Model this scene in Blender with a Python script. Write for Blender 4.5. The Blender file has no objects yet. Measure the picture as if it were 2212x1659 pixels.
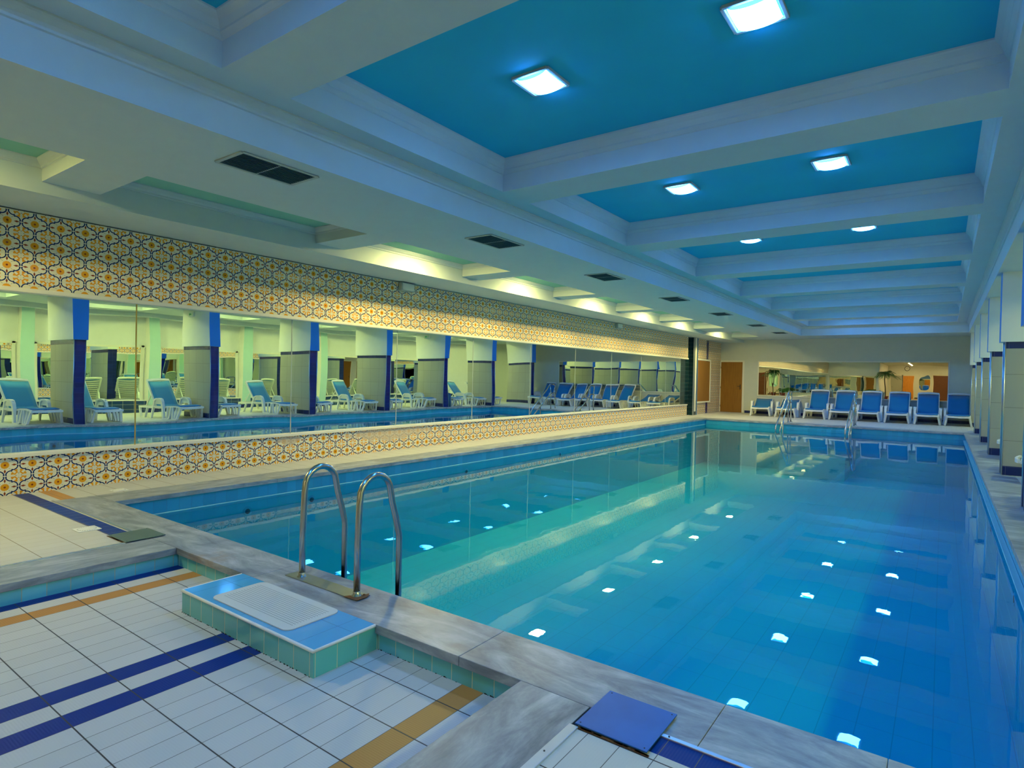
import bpy, bmesh, math, random
from mathutils import Vector, Matrix
R = math.radians
random.seed(7)
SC = bpy.context.scene
COL = SC.collection

# ------------------------------------------------------------------ camera
YAW, PITCH, ROLL, FPX = 0.62555, -0.012923, 0.020698, 1289.28
H = 1.27
cam_d = bpy.data.cameras.new('camera')
cam_d.sensor_fit = 'HORIZONTAL'; cam_d.sensor_width = 36.0
cam_d.lens = 36.0 * FPX / 2212.0
cam_d.clip_start = 0.02; cam_d.clip_end = 200
cam = bpy.data.objects.new('camera', cam_d); COL.objects.link(cam)
f_ = Vector((-math.sin(YAW), math.cos(YAW), 0)); r_ = Vector((math.cos(YAW), math.sin(YAW), 0)); u_ = Vector((0, 0, 1))
f2 = math.cos(PITCH) * f_ + math.sin(PITCH) * u_
u2 = -math.sin(PITCH) * f_ + math.cos(PITCH) * u_
r3 = math.cos(ROLL) * r_ + math.sin(ROLL) * u2
u3 = -math.sin(ROLL) * r_ + math.cos(ROLL) * u2
M = Matrix((r3, u3, -f2)).transposed().to_4x4()
M.translation = Vector((0, 0, H))
cam.matrix_world = M
SC.camera = cam

# ------------------------------------------------------------------ world, light levels, exposure
w = bpy.data.worlds.new('world'); SC.world = w; w.use_nodes = True
w.node_tree.nodes['Background'].inputs[0].default_value = (0.02, 0.03, 0.04, 1)
w.node_tree.nodes['Background'].inputs[1].default_value = 0.2
SC.view_settings.view_transform = 'Standard'
SC.view_settings.look = 'None'
SC.view_settings.exposure = 1.05
SC.view_settings.gamma = 1.0
SC.view_settings.use_curve_mapping = False
SC.cycles.max_bounces = 10
SC.cycles.diffuse_bounces = 4
SC.cycles.glossy_bounces = 6
SC.cycles.transparent_max_bounces = 12
SC.cycles.transmission_bounces = 4
SC.cycles.sample_clamp_indirect = 4.0
SC.cycles.caustics_reflective = True
BLUE = (0.075, 0.32, 1.0); BLUE_W = 52.0          # square lamps over the pool
WARM = (1.0, 0.84, 0.28); WARM_W = 230.0          # lamps up in the small coffers
AISLE = (0.90, 1.0, 0.34); AISLE_W = 165.0        # lamps over the aisle behind the columns
BACK = (1.0, 0.78, 0.36); BACK_W = 520.0          # lamps in the hall behind the camera

# ------------------------------------------------------------------ node helper
class G:
    """a material's node graph written as plain arithmetic"""
    def __init__(s, name):
        s.m = bpy.data.materials.new(name); s.m.use_nodes = True
        s.t = s.m.node_tree; s.t.nodes.clear()
        s.out = s.t.nodes.new('ShaderNodeOutputMaterial')
    def n(s, kind): return s.t.nodes.new(kind)
    def link(s, a, b): s.t.links.new(a, b)
    def put(s, inp, v):
        if isinstance(v, V): v = v.o
        if isinstance(v, bpy.types.NodeSocket): s.link(v, inp)
        elif isinstance(v, tuple) and len(v) == 3 and inp.type == 'RGBA': inp.default_value = (*v, 1)
        else: inp.default_value = v
    def math(s, op, a, b=None, c=None):
        n = s.n('ShaderNodeMath'); n.operation = op
        s.put(n.inputs[0], a)
        if b is not None: s.put(n.inputs[1], b)
        if c is not None: s.put(n.inputs[2], c)
        return V(s, n.outputs[0])
    def pos(s):
        n = s.n('ShaderNodeNewGeometry'); x = s.n('ShaderNodeSeparateXYZ')
        s.link(n.outputs['Position'], x.inputs[0])
        return [V(s, x.outputs[i]) for i in range(3)]
    def obj(s):
        n = s.n('ShaderNodeTexCoord'); x = s.n('ShaderNodeSeparateXYZ')
        s.link(n.outputs['Object'], x.inputs[0])
        return [V(s, x.outputs[i]) for i in range(3)]
    def vec(s, x, y, z):
        n = s.n('ShaderNodeCombineXYZ')
        for i, v in enumerate((x, y, z)): s.put(n.inputs[i], v)
        return n.outputs[0]
    def noise(s, vec, scale, detail=3, rough=.5, dist=0):
        n = s.n('ShaderNodeTexNoise'); s.link(vec, n.inputs['Vector'])
        n.inputs['Scale'].default_value = scale; n.inputs['Detail'].default_value = detail
        n.inputs['Roughness'].default_value = rough; n.inputs['Distortion'].default_value = dist
        return V(s, n.outputs[0])
    def mix(s, f, a, b):
        n = s.n('ShaderNodeMix'); n.data_type = 'RGBA'
        s.put(n.inputs[0], f); s.put(n.inputs[6], a); s.put(n.inputs[7], b)
        return n.outputs[2]
    def ramp(s, f, pts):
        n = s.n('ShaderNodeValToRGB'); s.put(n.inputs[0], f)
        e = n.color_ramp.elements
        while len(e) < len(pts): e.new(.5)
        for i, (p, c) in enumerate(pts): e[i].position = p; e[i].color = (*c, 1)
        return n.outputs[0]
    def bump(s, h, dist, strength=1.0):
        n = s.n('ShaderNodeBump'); s.put(n.inputs['Height'], h)
        n.inputs['Distance'].default_value = dist; n.inputs['Strength'].default_value = strength
        return n.outputs[0]
    def bsdf(s, color, rough=.5, metal=0.0, spec=.5, normal=None, **kw):
        b = s.n('ShaderNodeBsdfPrincipled')
        s.put(b.inputs['Base Color'], color); s.put(b.inputs['Roughness'], rough)
        b.inputs['Metallic'].default_value = metal; b.inputs['Specular IOR Level'].default_value = spec
        if normal is not None: s.link(normal, b.inputs['Normal'])
        for k, v in kw.items(): s.put(b.inputs[k.replace('_', ' ')], v)
        s.link(b.outputs[0], s.out.inputs[0])
        return s.m
class V:
    def __init__(s, g, o): s.g = g; s.o = o
    def _b(op):
        return lambda s, x: s.g.math(op, s, x)
    __add__ = _b('ADD'); __sub__ = _b('SUBTRACT'); __mul__ = _b('MULTIPLY'); __truediv__ = _b('DIVIDE')
    __radd__ = _b('ADD'); __rmul__ = _b('MULTIPLY')
    def __rsub__(s, x): return s.g.math('SUBTRACT', x, s)
    def lt(s, x): return s.g.math('LESS_THAN', s, x)
    def gt(s, x): return s.g.math('GREATER_THAN', s, x)
    def mod(s, x): return s.g.math('FLOORED_MODULO', s, x)
    def floor(s): return s.g.math('FLOOR', s)
    def abs(s): return s.g.math('ABSOLUTE', s)
    def min(s, x): return s.g.math('MINIMUM', s, x)
    def max(s, x): return s.g.math('MAXIMUM', s, x)
    def between(s, a, b): return s.gt(a) * s.lt(b)

# ------------------------------------------------------------------ materials
def plain(name, col, rough=.5, metal=0., spec=.5, var=.04, scale=6.0, bump=0.0):
    g = G(name); x, y, z = g.obj(); v = g.vec(x, y, z)
    n = g.noise(v, scale, 4)
    c = g.mix(n, tuple(min(1, k * (1 - var)) for k in col), tuple(min(1, k * (1 + var)) for k in col))
    nor = g.bump(g.noise(v, scale * 12, 2), bump) if bump else None
    return g.bsdf(c, rough, metal, spec, nor)
M_PLASTER = plain('white_plaster', (.74, .76, .72), .75, bump=.0006)
M_MOULD = plain('white_moulding_bounce_tint', (.52, .60, .60), .7)  # moulding white carries the same blue-green pool bounce as the ceiling
M_CEILW = plain('white_ceiling_bounce_tint', (.53, .62, .63), .8, bump=.0005)  # white paint with the pool's blue-green bounce light mixed into its colour
M_WALLW = plain('white_wall_paint', (.60, .63, .56), .8, bump=.0005)
M_BLUECEIL = plain('blue_ceiling_paint', (.008, .46, .68), .8, bump=.0006, var=.08, scale=2)
M_TEALCEIL = plain('green_ceiling_paint', (.22, .52, .42), .8)
M_MINT = plain('mint_paint', (.40, .62, .56), .7)
M_COLBLUE = plain('bright_blue_paint', (.03, .24, .62), .6)
M_WHITEPL = plain('white_plastic', (.80, .82, .80), .35, bump=.0)
M_CREAMPL = plain('cream_frame', (.80, .78, .66), .4)
M_PAD = None
M_STEEL = plain('stainless_steel', (.50, .50, .47), .22, 1.0, var=.12, scale=9)
M_PLATE = plain('steel_plate', (.36, .40, .38), .36, 1.0, var=.25, scale=7)
M_ALU = plain('aluminium_trim', (.62, .66, .68), .32, .9)
M_BRASS = plain('brass_strip', (.52, .36, .08), .4, .5)
M_DARK = plain('dark_void', (.012, .03, .035), .7)
M_GRILLE = plain('grille_grey', (.10, .16, .17), .5)
M_FRAMEGREY = plain('frame_grey', (.36, .42, .40), .5)
M_RUST = plain('rust', (.16, .07, .025), .9, var=.5, scale=40)
M_TERRA = plain('terracotta', (.45, .09, .05), .7)
M_BARK = plain('palm_bark', (.12, .075, .035), .9, var=.4, scale=30, bump=.004)
M_LEAF = plain('palm_leaf', (.05, .20, .035), .5, var=.4, scale=8)
M_EXITG = plain('exit_green', (.0, .32, .10), .5)
M_GREYDOOR = plain('grey_door_paint', (.42, .44, .38), .5)
M_BROWN = plain('brown_wood', (.16, .06, .025), .5, var=.2)
M_BLACK = plain('black_plastic', (.02, .02, .02), .5)
M_GROUTDIRT = plain('mildew', (.015, .02, .012), .9, var=.6, scale=60)
M_BIN = plain('blue_bin_plastic', (.02, .10, .22), .5)

def m_wood(name, c1, c2):
    g = G(name); x, y, z = g.pos()
    n = g.noise(g.vec(x * 30, y * 30, z * 2.2), 1.0, 4, .6, .4)
    return g.bsdf(g.ramp(n, [(.3, c1), (.7, c2)]), .38, 0, .4)
M_WOOD = m_wood('honey_wood', (.24, .10, .010), (.32, .145, .018))
M_WOOD2 = m_wood('orange_wood', (.66, .24, .02), (.80, .33, .04))

def m_pad():
    g = G('blue_lounger_fabric'); x, y, z = g.obj()
    v = g.vec(x, y, z)
    n = g.noise(v, 220, 2); l = g.noise(v, 3, 2)
    c = g.mix(l, (.006, .17, .46), (.008, .21, .54))
    return g.bsdf(c, .75, 0, .25, g.bump(n, .0015), Sheen_Weight=.15)
M_PAD = m_pad()

def m_marble(name, ax):
    g = G(name); x, y, z = g.pos()
    v = g.vec(x * (1.3 if ax == 0 else 4.5), y * (4.5 if ax == 0 else 1.3), z * 6)
    a = g.noise(v, 1.6, 6, .62, 1.2); b = g.noise(g.vec(x + 7, y + 3, z), 3.2, 5, .6, .8)
    fine = g.noise(v, 14, 4, .7)
    f = a * .62 + b * .30 + fine * .12
    c = g.ramp(f, [(.36, (.12, .14, .17)), (.47, (.22, .25, .295)), (.54, (.295, .33, .37)), (.68, (.50, .53, .56))])
    # rust-coloured stains with a shape of their own
    st = g.noise(g.vec(x, y, z), 2.1, 4, .7)
    c = g.mix(((st - .60) * 5).max(0).min(.5), c, (.30, .20, .12))
    return g.bsdf(c, g.math('ADD', b * .2, .27), 0, .45, g.bump(fine, .0006))
M_MARBX = m_marble('grey_marble_lengthwise', 0)
M_MARBY = m_marble('grey_marble_crosswise', 1)
M_MARBR = m_marble('grey_marble_slabs', 0)

def tiles(name, base, grout, px, pz, ox=0, oz=0, hor='x', gw=.003, rough=.18, var=.10, ver=True, spec=.5, deep=None):
    """glazed wall tiles; hor = the world axis that runs along the wall"""
    g = G(name); p = g.pos(); h = p['xy'.index(hor)] if hor in 'xy' else p[0] + p[1]
    z = p[2]
    a = (h - ox) / px; b = (z - oz) / pz
    ga = ((a.mod(1.0) - .5).abs()).gt(.5 - gw / px / 2); gb = ((b.mod(1.0) - .5).abs()).gt(.5 - gw / pz / 2)
    gr = ga.max(gb) if ver else gb
    wn = g.n('ShaderNodeTexWhiteNoise'); g.link(g.vec(a.floor(), b.floor(), 0), wn.inputs['Vector'])
    c = g.mix(V(g, wn.outputs['Value']), tuple(k * (1 - var) for k in base), tuple(min(1, k * (1 + var)) for k in base))
    c = g.mix(gr, c, grout)
    if deep: c = g.mix(z.lt(-.20), c, deep)
    n = g.noise(g.vec(*p), 18, 2)
    return g.bsdf(c, gr * .5 + rough, 0, spec, g.bump((1 - gr) * 1.0 + n * .25, .0008))
M_POOLX = tiles('pool_wall_tiles_x', (.03, .33, .56), (.02, .22, .40), .125, .25, 0, -.19 - .25, 'x', .003, deep=(.07, .62, .72))
M_POOLY = tiles('pool_wall_tiles_y', (.03, .33, .56), (.02, .22, .40), .125, .25, 0, -.19 - .25, 'y', .003, deep=(.07, .62, .72))
M_STEPX = tiles('step_tiles_x', (.15, .50, .53), (.58, .62, .42), .123, .5, -3.53 + .095, -.3, 'x', .004)
M_STEPY = tiles('step_tiles_y', (.12, .50, .52), (.58, .62, .42), .123, .5, 1.69, -.3, 'y', .004)
M_BASINX = tiles('basin_riser_tiles_x', (.14, .50, .55), (.58, .62, .42), .123, .5, -2.29, -.3, 'x', .004)
M_BASINY = tiles('basin_riser_tiles_y', (.12, .52, .68), (.36, .44, .34), .123, .5, 2.03, -.3, 'y', .004)
M_CREAMT = tiles('cream_column_tiles', (.37, .37, .32), (.16, .16, .14), .375, .475, .70, .02, 'x', .005, .3, .05)
M_NAVYX = tiles('navy_tiles_x', (.010, .022, .13), (.10, .12, .22), .25, .12, 0, 0, 'x', .003, .15, .25)
M_NAVYY = tiles('navy_tiles_y', (.006, .016, .16), (.03, .05, .22), .24, .12, .03, 0, 'y', .003, .15, .2)
M_DKGREENX = tiles('dark_green_tiles_x', (.008, .035, .045), (.12, .16, .15), .4, .145, 0, 0, 'x', .004, .15, .3)
M_DKGREENY = tiles('dark_green_tiles_y', (.008, .035, .045), (.12, .16, .15), .4, .145, 0, 0, 'y', .004, .15, .3)
M_LEDGET = tiles('navy_ledge_tiles', (.012, .05, .15), (.45, .50, .40), .25, .14, 0, .10, 'y', .006, .2, .2)

def m_steptop():
    g = G('step_top_tiles'); x, y, z = g.pos()
    gr = ((((x + 3.43) / .25).mod(1.0) - .5).abs().gt(.494)).max((y - 1.915).abs().lt(.0015))
    c = g.mix(gr, (.10, .42, .74), (.05, .22, .42))
    return g.bsdf(c, .09, 0, .5, g.bump((1 - gr) * 1.0, .0008))
M_STEPTOP = m_steptop()

def m_poolfloor():
    g = G('pool_bottom_tiles'); x, y, z = g.pos()
    gr = (((x / .25).mod(1.0) - .5).abs().gt(.486)).max(((y / .5).mod(1.0) - .5).abs().gt(.494))
    n = g.noise(g.vec(x, y, z), .8, 3)
    c = g.mix(n, (.06, .58, .72), (.075, .64, .78))
    return g.bsdf(g.mix(gr * .55, c, (.045, .35, .45)), .5, 0, .3)
M_POOLFL = m_poolfloor()

def m_floor(name, kind):
    """ribbed floor tiles 0.1225 x 0.25 m, with coloured courses"""
    g = G(name); x, y, z = g.pos()
    P = .1225
    cx = (x + 1.61) / P; cy = (y - .127) / .252
    white = (.56, .565, .56)
    gx = ((cx.mod(1.0) - .5).abs()).gt(.5 - .0030 / P / 2); gy = ((cy.mod(1.0) - .5).abs()).gt(.5 - .0055 / .252 / 2)
    wn = g.n('ShaderNodeTexWhiteNoise'); g.link(g.vec(cx.floor(), cy.floor(), 3), wn.inputs['Vector'])
    var = V(g, wn.outputs['Value'])
    c = g.mix(var, tuple(k * .97 for k in white), tuple(k * 1.02 for k in white))
    orange = (.50, .25, .075); blue = (.002, .030, .22)
    if kind == 'basin':
        xs = lambda a: -1.61 - P * a
        o = x.between(xs(1), xs(0)).max(x.between(xs(21), xs(20)))
        b = x.between(xs(10), xs(9)).max(x.between(xs(12), xs(11))).max(x.lt(xs(22)))
    elif kind == 'left':
        o = y.between(2.095, 2.22) * x.lt(-6.79)
        b = y.between(1.883, 2.012)
    elif kind == 'right':
        o = y.lt(-50); b = y.between(1.928, 2.03)
    else:
        o = y.lt(-50); b = y.lt(-50)
    c = g.mix(o, c, orange); c = g.mix(b, c, blue)
    gr = gx.max(gy)
    gcol = (.16, .15, .15) if kind in ('basin', 'right') else (.34, .30, .22)
    gl = g.mix(gy, tuple(k * .8 for k in gcol), tuple(k * .4 for k in gcol)) if kind in ('basin', 'right') else g.mix(gy, (.42, .38, .29), (.22, .18, .13))
    c = g.mix(gr, c, gl)
    rib = ((y / .0105).mod(1.0) - .5).abs() if kind == 'basin' else ((x / .0105).mod(1.0) - .5).abs()
    h = rib * .5 + (1 - gr) * .6
    return g.bsdf(c, .42, 0, .14, g.bump(h, .0016, .7))
M_FLB = m_floor('basin_floor_tiles', 'basin')
M_FLL = m_floor('deck_floor_tiles_left', 'left')
M_FLR = m_floor('deck_floor_tiles_right', 'right')
M_FLD = m_floor('deck_floor_tiles', 'deck')

def m_azulejo():
    """glazed wall tiles with orange flowers, orange rosettes and navy scrolls"""
    g = G('patterned_wall_tiles'); x, y, z = g.pos()
    P = .2172
    h = y + x * 0
    a = ((h - 1.824) / P + .5).mod(1.0) - .5; b = ((z - .299) / P + .5).mod(1.0) - .5
    a2 = ((h - 1.824) / P).mod(1.0) - .5; b2 = ((z - .299) / P).mod(1.0) - .5
    def rad(a, b): return g.math('SQRT', a * a + b * b)
    def ang(a, b): return g.math('ARCTAN2', b, a)
    r = rad(a, b); th = ang(a, b); r2 = rad(a2, b2); th2 = ang(a2, b2)
    cos = lambda v: g.math('COSINE', v)
    ground = (.80, .76, .57)
    col = g.mix(g.noise(g.vec(x, y, z), 2.5, 3), tuple(k * .94 for k in ground), tuple(k * 1.05 for k in ground))
    navy = (.012, .030, .12); orange = (.80, .38, .010); orange2 = (.78, .33, .012); brown = (.26, .05, .010)
    def lobes(a, b):
        aa = a.abs(); bb = b.abs()
        rr = rad(aa - .272, bb - .035)
        arc = (rr - .195).abs().lt(.025) * aa.gt(.262) * bb.gt(.026)
        dot = rad(aa - .262, bb - .222).lt(.034)
        dot2 = rad(aa - .452, bb - .040).lt(.027)
        return arc.max(dot).max(dot2)
    nav = lobes(a, b).max(lobes(a2, b2))
    col = g.mix(nav, col, navy)
    aa, bb = a.abs(), b.abs()
    dia = ((aa - .335).abs() / .11 + bb / .046).lt(1.0).max((aa / .042 + (bb - .285).abs() / .10).lt(1.0))
    col = g.mix(dia, col, brown)
    dash = (aa - bb).abs().lt(.012) * r.between(.20, .33) * (((r / .045).mod(1.0)).lt(.6))
    col = g.mix(dash, col, (.10, .09, .05))
    fl = r.lt(cos(th * 16) * .010 + .158)
    petal = cos(th * 16).gt(.75) * r.gt(.07)
    col = g.mix(fl, col, g.mix(petal, orange, (.60, .20, .01)))
    col = g.mix(r.lt(.045), col, brown)
    # rosette: eight lobed leaves
    ca = cos(th2 * 8 + math.pi)
    leaf = r2.between(.12, .29) * ca.gt(.30 + 0.0) .max(0)
    leaf2 = (r2 - .150).abs().lt(.028) * cos(th2 * 4 + math.pi).gt(-.25)
    tip = (r2 - .262).abs().lt(.034) * ca.gt(-.2)
    ros = leaf.max(leaf2).max(tip)
    col = g.mix(ros, col, orange2)
    seeds = (r2 - .10).abs().lt(.013) * cos(th2 * 4).gt(.8)
    col = g.mix(seeds, col, (.08, .08, .05))
    joint = (a2.abs().lt(.004)).max(b2.abs().lt(.004))
    col = g.mix(joint * .35, col, (.30, .25, .16))
    # worn patch in the lower band where the print has rubbed off
    wn = g.noise(g.vec(x, y, z), 9, 4, .7)
    d = ((y - 6.9).abs() / .95 + (z - .30).abs() / .16 + (wn - .5) * 2.2).lt(1.0) * z.lt(.37)
    d2 = ((y - 4.95).abs() / .22 + (z - .33).abs() / .10 + (wn - .5) * 2.2).lt(1.0) * z.lt(.37)
    col = g.mix(d.max(d2) * .75, col, (.58, .47, .34))
    return g.bsdf(col, .16, 0, .3, g.bump(g.noise(g.vec(x, y, z), 25, 2), .0006))
M_AZ = m_azulejo()

def m_mirror(name, tint, amp, scale):
    g = G(name); x, y, z = g.pos()
    n = g.noise(g.vec(x * .6, y, z * .8), scale, 1, .3)
    gl = g.n('ShaderNodeBsdfGlossy'); g.put(gl.inputs['Color'], tint); gl.inputs['Roughness'].default_value = 0.0
    g.link(g.bump(n, amp), gl.inputs['Normal'])
    g.link(gl.outputs[0], g.out.inputs[0]); return g.m
M_MIRROR = m_mirror('wall_mirror_glass', (.80, .88, .80), .0045, .9)
M_MIRROR_END = m_mirror('end_mirror_glass', (.86, .86, .74), .0016, 1.6)

def m_water():
    g = G('pool_water'); x, y, z = g.pos()
    n = g.noise(g.vec(x, y * .7, z), 2.2, 2, .45) * .8 + g.noise(g.vec(x, y, z + 4), 9, 2, .5) * .10
    nor = g.bump(n, .0015)
    fr = g.n('ShaderNodeFresnel'); fr.inputs[0].default_value = 1.33; g.link(nor, fr.inputs['Normal'])
    gl = g.n('ShaderNodeBsdfGlossy'); gl.inputs['Roughness'].default_value = 0.0; g.link(nor, gl.inputs['Normal'])
    g.put(gl.inputs['Color'], (.78, .94, 1.0))
    tr = g.n('ShaderNodeBsdfTransparent'); g.put(tr.inputs['Color'], (.42, .88, .95))
    mx = g.n('ShaderNodeMixShader'); g.link(fr.outputs[0], mx.inputs[0]); g.link(tr.outputs[0], mx.inputs[1]); g.link(gl.outputs[0], mx.inputs[2])
    g.link(mx.outputs[0], g.out.inputs[0]); return g.m
M_WATER = m_water()

def m_emit(name, col, s):
    g = G(name); e = g.n('ShaderNodeEmission'); g.put(e.inputs[0], col); e.inputs[1].default_value = s
    g.link(e.outputs[0], g.out.inputs[0]); return g.m
M_LBLUE = m_emit('pool_lamp_glow', BLUE, BLUE_W)
M_LWARM = m_emit('warm_lamp_glow', WARM, WARM_W)
M_LAISLE = m_emit('aisle_lamp_glow', AISLE, AISLE_W)
M_LBACK = m_emit('hall_lamp_glow', BACK, BACK_W)
M_SIGNW = plain('exit_sign_face', (.62, .72, .62), .4)

# ------------------------------------------------------------------ geometry helpers
class MB:
    def __init__(s): s.bm = bmesh.new()
    def box(s, x0, x1, y0, y1, z0, z1, bev=0):
        r = bmesh.ops.create_cube(s.bm, size=1)
        vs = r['verts']
        for v in vs:
            v.co = Vector(((x0 + x1) / 2 + v.co.x * (x1 - x0), (y0 + y1) / 2 + v.co.y * (y1 - y0), (z0 + z1) / 2 + v.co.z * (z1 - z0)))
        if bev:
            es = list({e for v in vs for e in v.link_edges})
            bmesh.ops.bevel(s.bm, geom=es, offset=bev, segments=2, affect='EDGES', profile=.5)
        return s
    def tube(s, pts, r, seg=12, close=False):
        """round bar through the points, radius r (number or list)"""
        pts = [Vector(p) for p in pts]; n = len(pts)
        rs = r if isinstance(r, (list, tuple)) else [r] * n
        rings = []; up = Vector((0, 0, 1)); prev = None
        for i, p in enumerate(pts):
            if close: t = (pts[(i + 1) % n] - pts[i - 1]).normalized()
            else: t = ((pts[min(i + 1, n - 1)] - pts[max(i - 1, 0)])).normalized()
            if prev is None:
                a = t.cross(up)
                if a.length < .01: a = t.cross(Vector((1, 0, 0)))
                a.normalize()
            else:
                a = prev - t * prev.dot(t); a.normalize()
            prev = a; b = t.cross(a)
            rings.append([s.bm.verts.new(p + (a * math.cos(2 * math.pi * k / seg) + b * math.sin(2 * math.pi * k / seg)) * rs[i]) for k in range(seg)])
        for i in range(n if close else n - 1):
            A, B = rings[i], rings[(i + 1) % n]
            for k in range(seg): s.bm.faces.new((A[k], A[(k + 1) % seg], B[(k + 1) % seg], B[k]))
        if not close:
            s.bm.faces.new(rings[0][::-1]); s.bm.faces.new(rings[-1])
        return s
    def strip(s, pts, w, h, side=Vector((1, 0, 0))):
        """flat bar of section w (along side) x h swept through the points"""
        pts = [Vector(p) for p in pts]; n = len(pts); rings = []
        for i, p in enumerate(pts):
            t = (pts[min(i + 1, n - 1)] - pts[max(i - 1, 0)]).normalized()
            nn = side.cross(t).normalized()
            ww = w[i] if isinstance(w, (list, tuple)) else w
            hh = h[i] if isinstance(h, (list, tuple)) else h
            rings.append([s.bm.verts.new(p + side * (a * ww / 2) + nn * (b * hh / 2)) for a, b in ((-1, -1), (1, -1), (1, 1), (-1, 1))])
        for A, B in zip(rings, rings[1:]):
            for k in range(4): s.bm.faces.new((A[k], A[(k + 1) % 4], B[(k + 1) % 4], B[k]))
        s.bm.faces.new(rings[0][::-1]); s.bm.faces.new(rings[-1]); return s
    def lathe(s, prof, c, seg=24):
        rings = [[s.bm.verts.new((c[0] + r * math.cos(2 * math.pi * k / seg), c[1] + r * math.sin(2 * math.pi * k / seg), c[2] + z)) for k in range(seg)] for r, z in prof]
        for A, B in zip(rings, rings[1:]):
            for k in range(seg): s.bm.faces.new((A[k], A[(k + 1) % seg], B[(k + 1) % seg], B[k]))
        s.bm.faces.new(rings[0][::-1]); s.bm.faces.new(rings[-1]); return s
    def ring(s, x0, x1, y0, y1, prof):
        """mitred moulding inside a rectangle; prof = [(inset, z)...]"""
        rings = [[s.bm.verts.new(p) for p in ((x0 + d, y0 + d, z), (x1 - d, y0 + d, z), (x1 - d, y1 - d, z), (x0 + d, y1 - d, z))] for d, z in prof]
        rings.append(rings[0])
        for A, B in zip(rings, rings[1:]):
            for k in range(4): s.bm.faces.new((A[k], A[(k + 1) % 4], B[(k + 1) % 4], B[k]))
        return s
    def poly(s, pts, z0, z1):
        a = [s.bm.verts.new((x, y, z0)) for x, y in pts]; b = [s.bm.verts.new((x, y, z1)) for x, y in pts]
        s.bm.faces.new(a[::-1]); s.bm.faces.new(b); n = len(pts)
        for i in range(n): s.bm.faces.new((a[i], a[(i + 1) % n], b[(i + 1) % n], b[i]))
        return s
    def build(s, name, mat, parent=None, smooth=False, mats=None):
        bmesh.ops.recalc_face_normals(s.bm, faces=s.bm.faces[:])
        me = bpy.data.meshes.new(name); s.bm.to_mesh(me); s.bm.free()
        for m in (mats or [mat]): me.materials.append(m)
        if smooth:
            for p in me.polygons: p.use_smooth = True
        o = bpy.data.objects.new(name, me); COL.objects.link(o)
        if parent: o.parent = parent
        return o
def tag(o, label=None, cat=None, group=None, kind=None):
    if label: o['label'] = label
    if cat: o['category'] = cat
    if group: o['group'] = group
    if kind: o['kind'] = kind
    return o
def empty(name, loc, rz=0, label=None, cat=None, group=None):
    o = bpy.data.objects.new(name, None); COL.objects.link(o)
    o.location = loc; o.rotation_euler = (0, 0, rz); o.empty_display_size = .1
    return tag(o, label, cat, group)
KIDS = {}
def kids(o): return [c for c in COL.objects if c.parent == o]
def copy_tree(o, parent=None):
    c = o.copy(); COL.objects.link(c)
    if parent: c.parent = parent
    for ch in kids(o): copy_tree(ch, c)
    return c
def struct(mb, name, mat, label=None, cat=None, mats=None, smooth=False):
    return tag(mb.build(name, mat, None, smooth, mats), label, cat, None, 'structure')
def axis_mats(o, idx_x, idx_y):
    """faces looking along x take material idx_x, faces looking along y take idx_y, the rest stay 0"""
    for p in o.data.polygons:
        if abs(p.normal.x) > .7: p.material_index = idx_x
        elif abs(p.normal.y) > .7: p.material_index = idx_y

# ------------------------------------------------------------------ dimensions
XL = -7.40                 # face of the left wall
XR = 4.60                  # face of the right wall
YE = 24.80                 # end wall
YB = -13.0                 # wall far behind the camera
PX0, PX1, PY0, PY1 = -6.36, .48, 2.39, 19.88      # pool
WZ = -.19
SOF, STEP, CEI, TOP = 2.905, 3.215, 3.53, 3.70
COLY = [5.03 + 3.03 * k for k in range(7)]         # near faces of the columns

# ------------------------------------------------------------------ room shell
# left wall: body, lower and upper patterned bands
struct(MB().box(-7.75, -7.50, -3.6, YE + .2, -.3, TOP), 'wall_left', M_PLASTER)
struct(MB().box(-7.50, XL, -3.6, 20.93, -.02, .372), 'wall_left_lower_band', M_AZ, 'low band of flowered tiles under the long mirror', 'wall tiles')
struct(MB().box(-7.50, XL, -3.6, 20.93, 2.045, 2.80), 'wall_left_upper_band', M_AZ, 'high band of flowered tiles above the long mirror', 'wall tiles')
struct(MB().box(-7.50, XL, 21.60, YE, -.02, 2.80), 'wall_left_far_tiles', M_AZ, 'flowered tiles around the wooden panel beyond the dark pillar', 'wall tiles')
struct(MB().box(-7.50, -7.46, 20.2, 21.3, -.02, 2.80), 'wall_left_dark_tiles', M_DKGREENY)
struct(MB().box(XL - .01, XL + .004, 22.98, 23.20, 0, 2.80), 'trim_1', M_NAVYY, 'narrow blue vertical stripe in the flowered tiles', 'trim')
struct(MB().box(-7.75, XR + .3, YE, YE + .2, -.3, TOP), 'wall_end', M_WALLW)
struct(MB().box(XR, XR + .2, YB, YE + .2, -.3, TOP), 'wall_right', M_PLASTER)
struct(MB().box(-7.75, -3.95, -3.8, -3.6, -.02, TOP), 'wall_behind', M_PLASTER)
struct(MB().box(-4.15, -3.95, YB, -3.8, -.02, TOP), 'wall_hall', M_PLASTER)
struct(MB().box(-4.15, XR + .2, YB - .2, YB, -.02, TOP), 'wall_hall_end', M_PLASTER)
# end-wall skirting
b = MB().box(-6.42, 1.2, YE - .012, YE, 0, .10); b.box(-7.40, -7.36, YE - .012, YE, 0, .10)
struct(b, 'baseboard_end', M_NAVYX)

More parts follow.
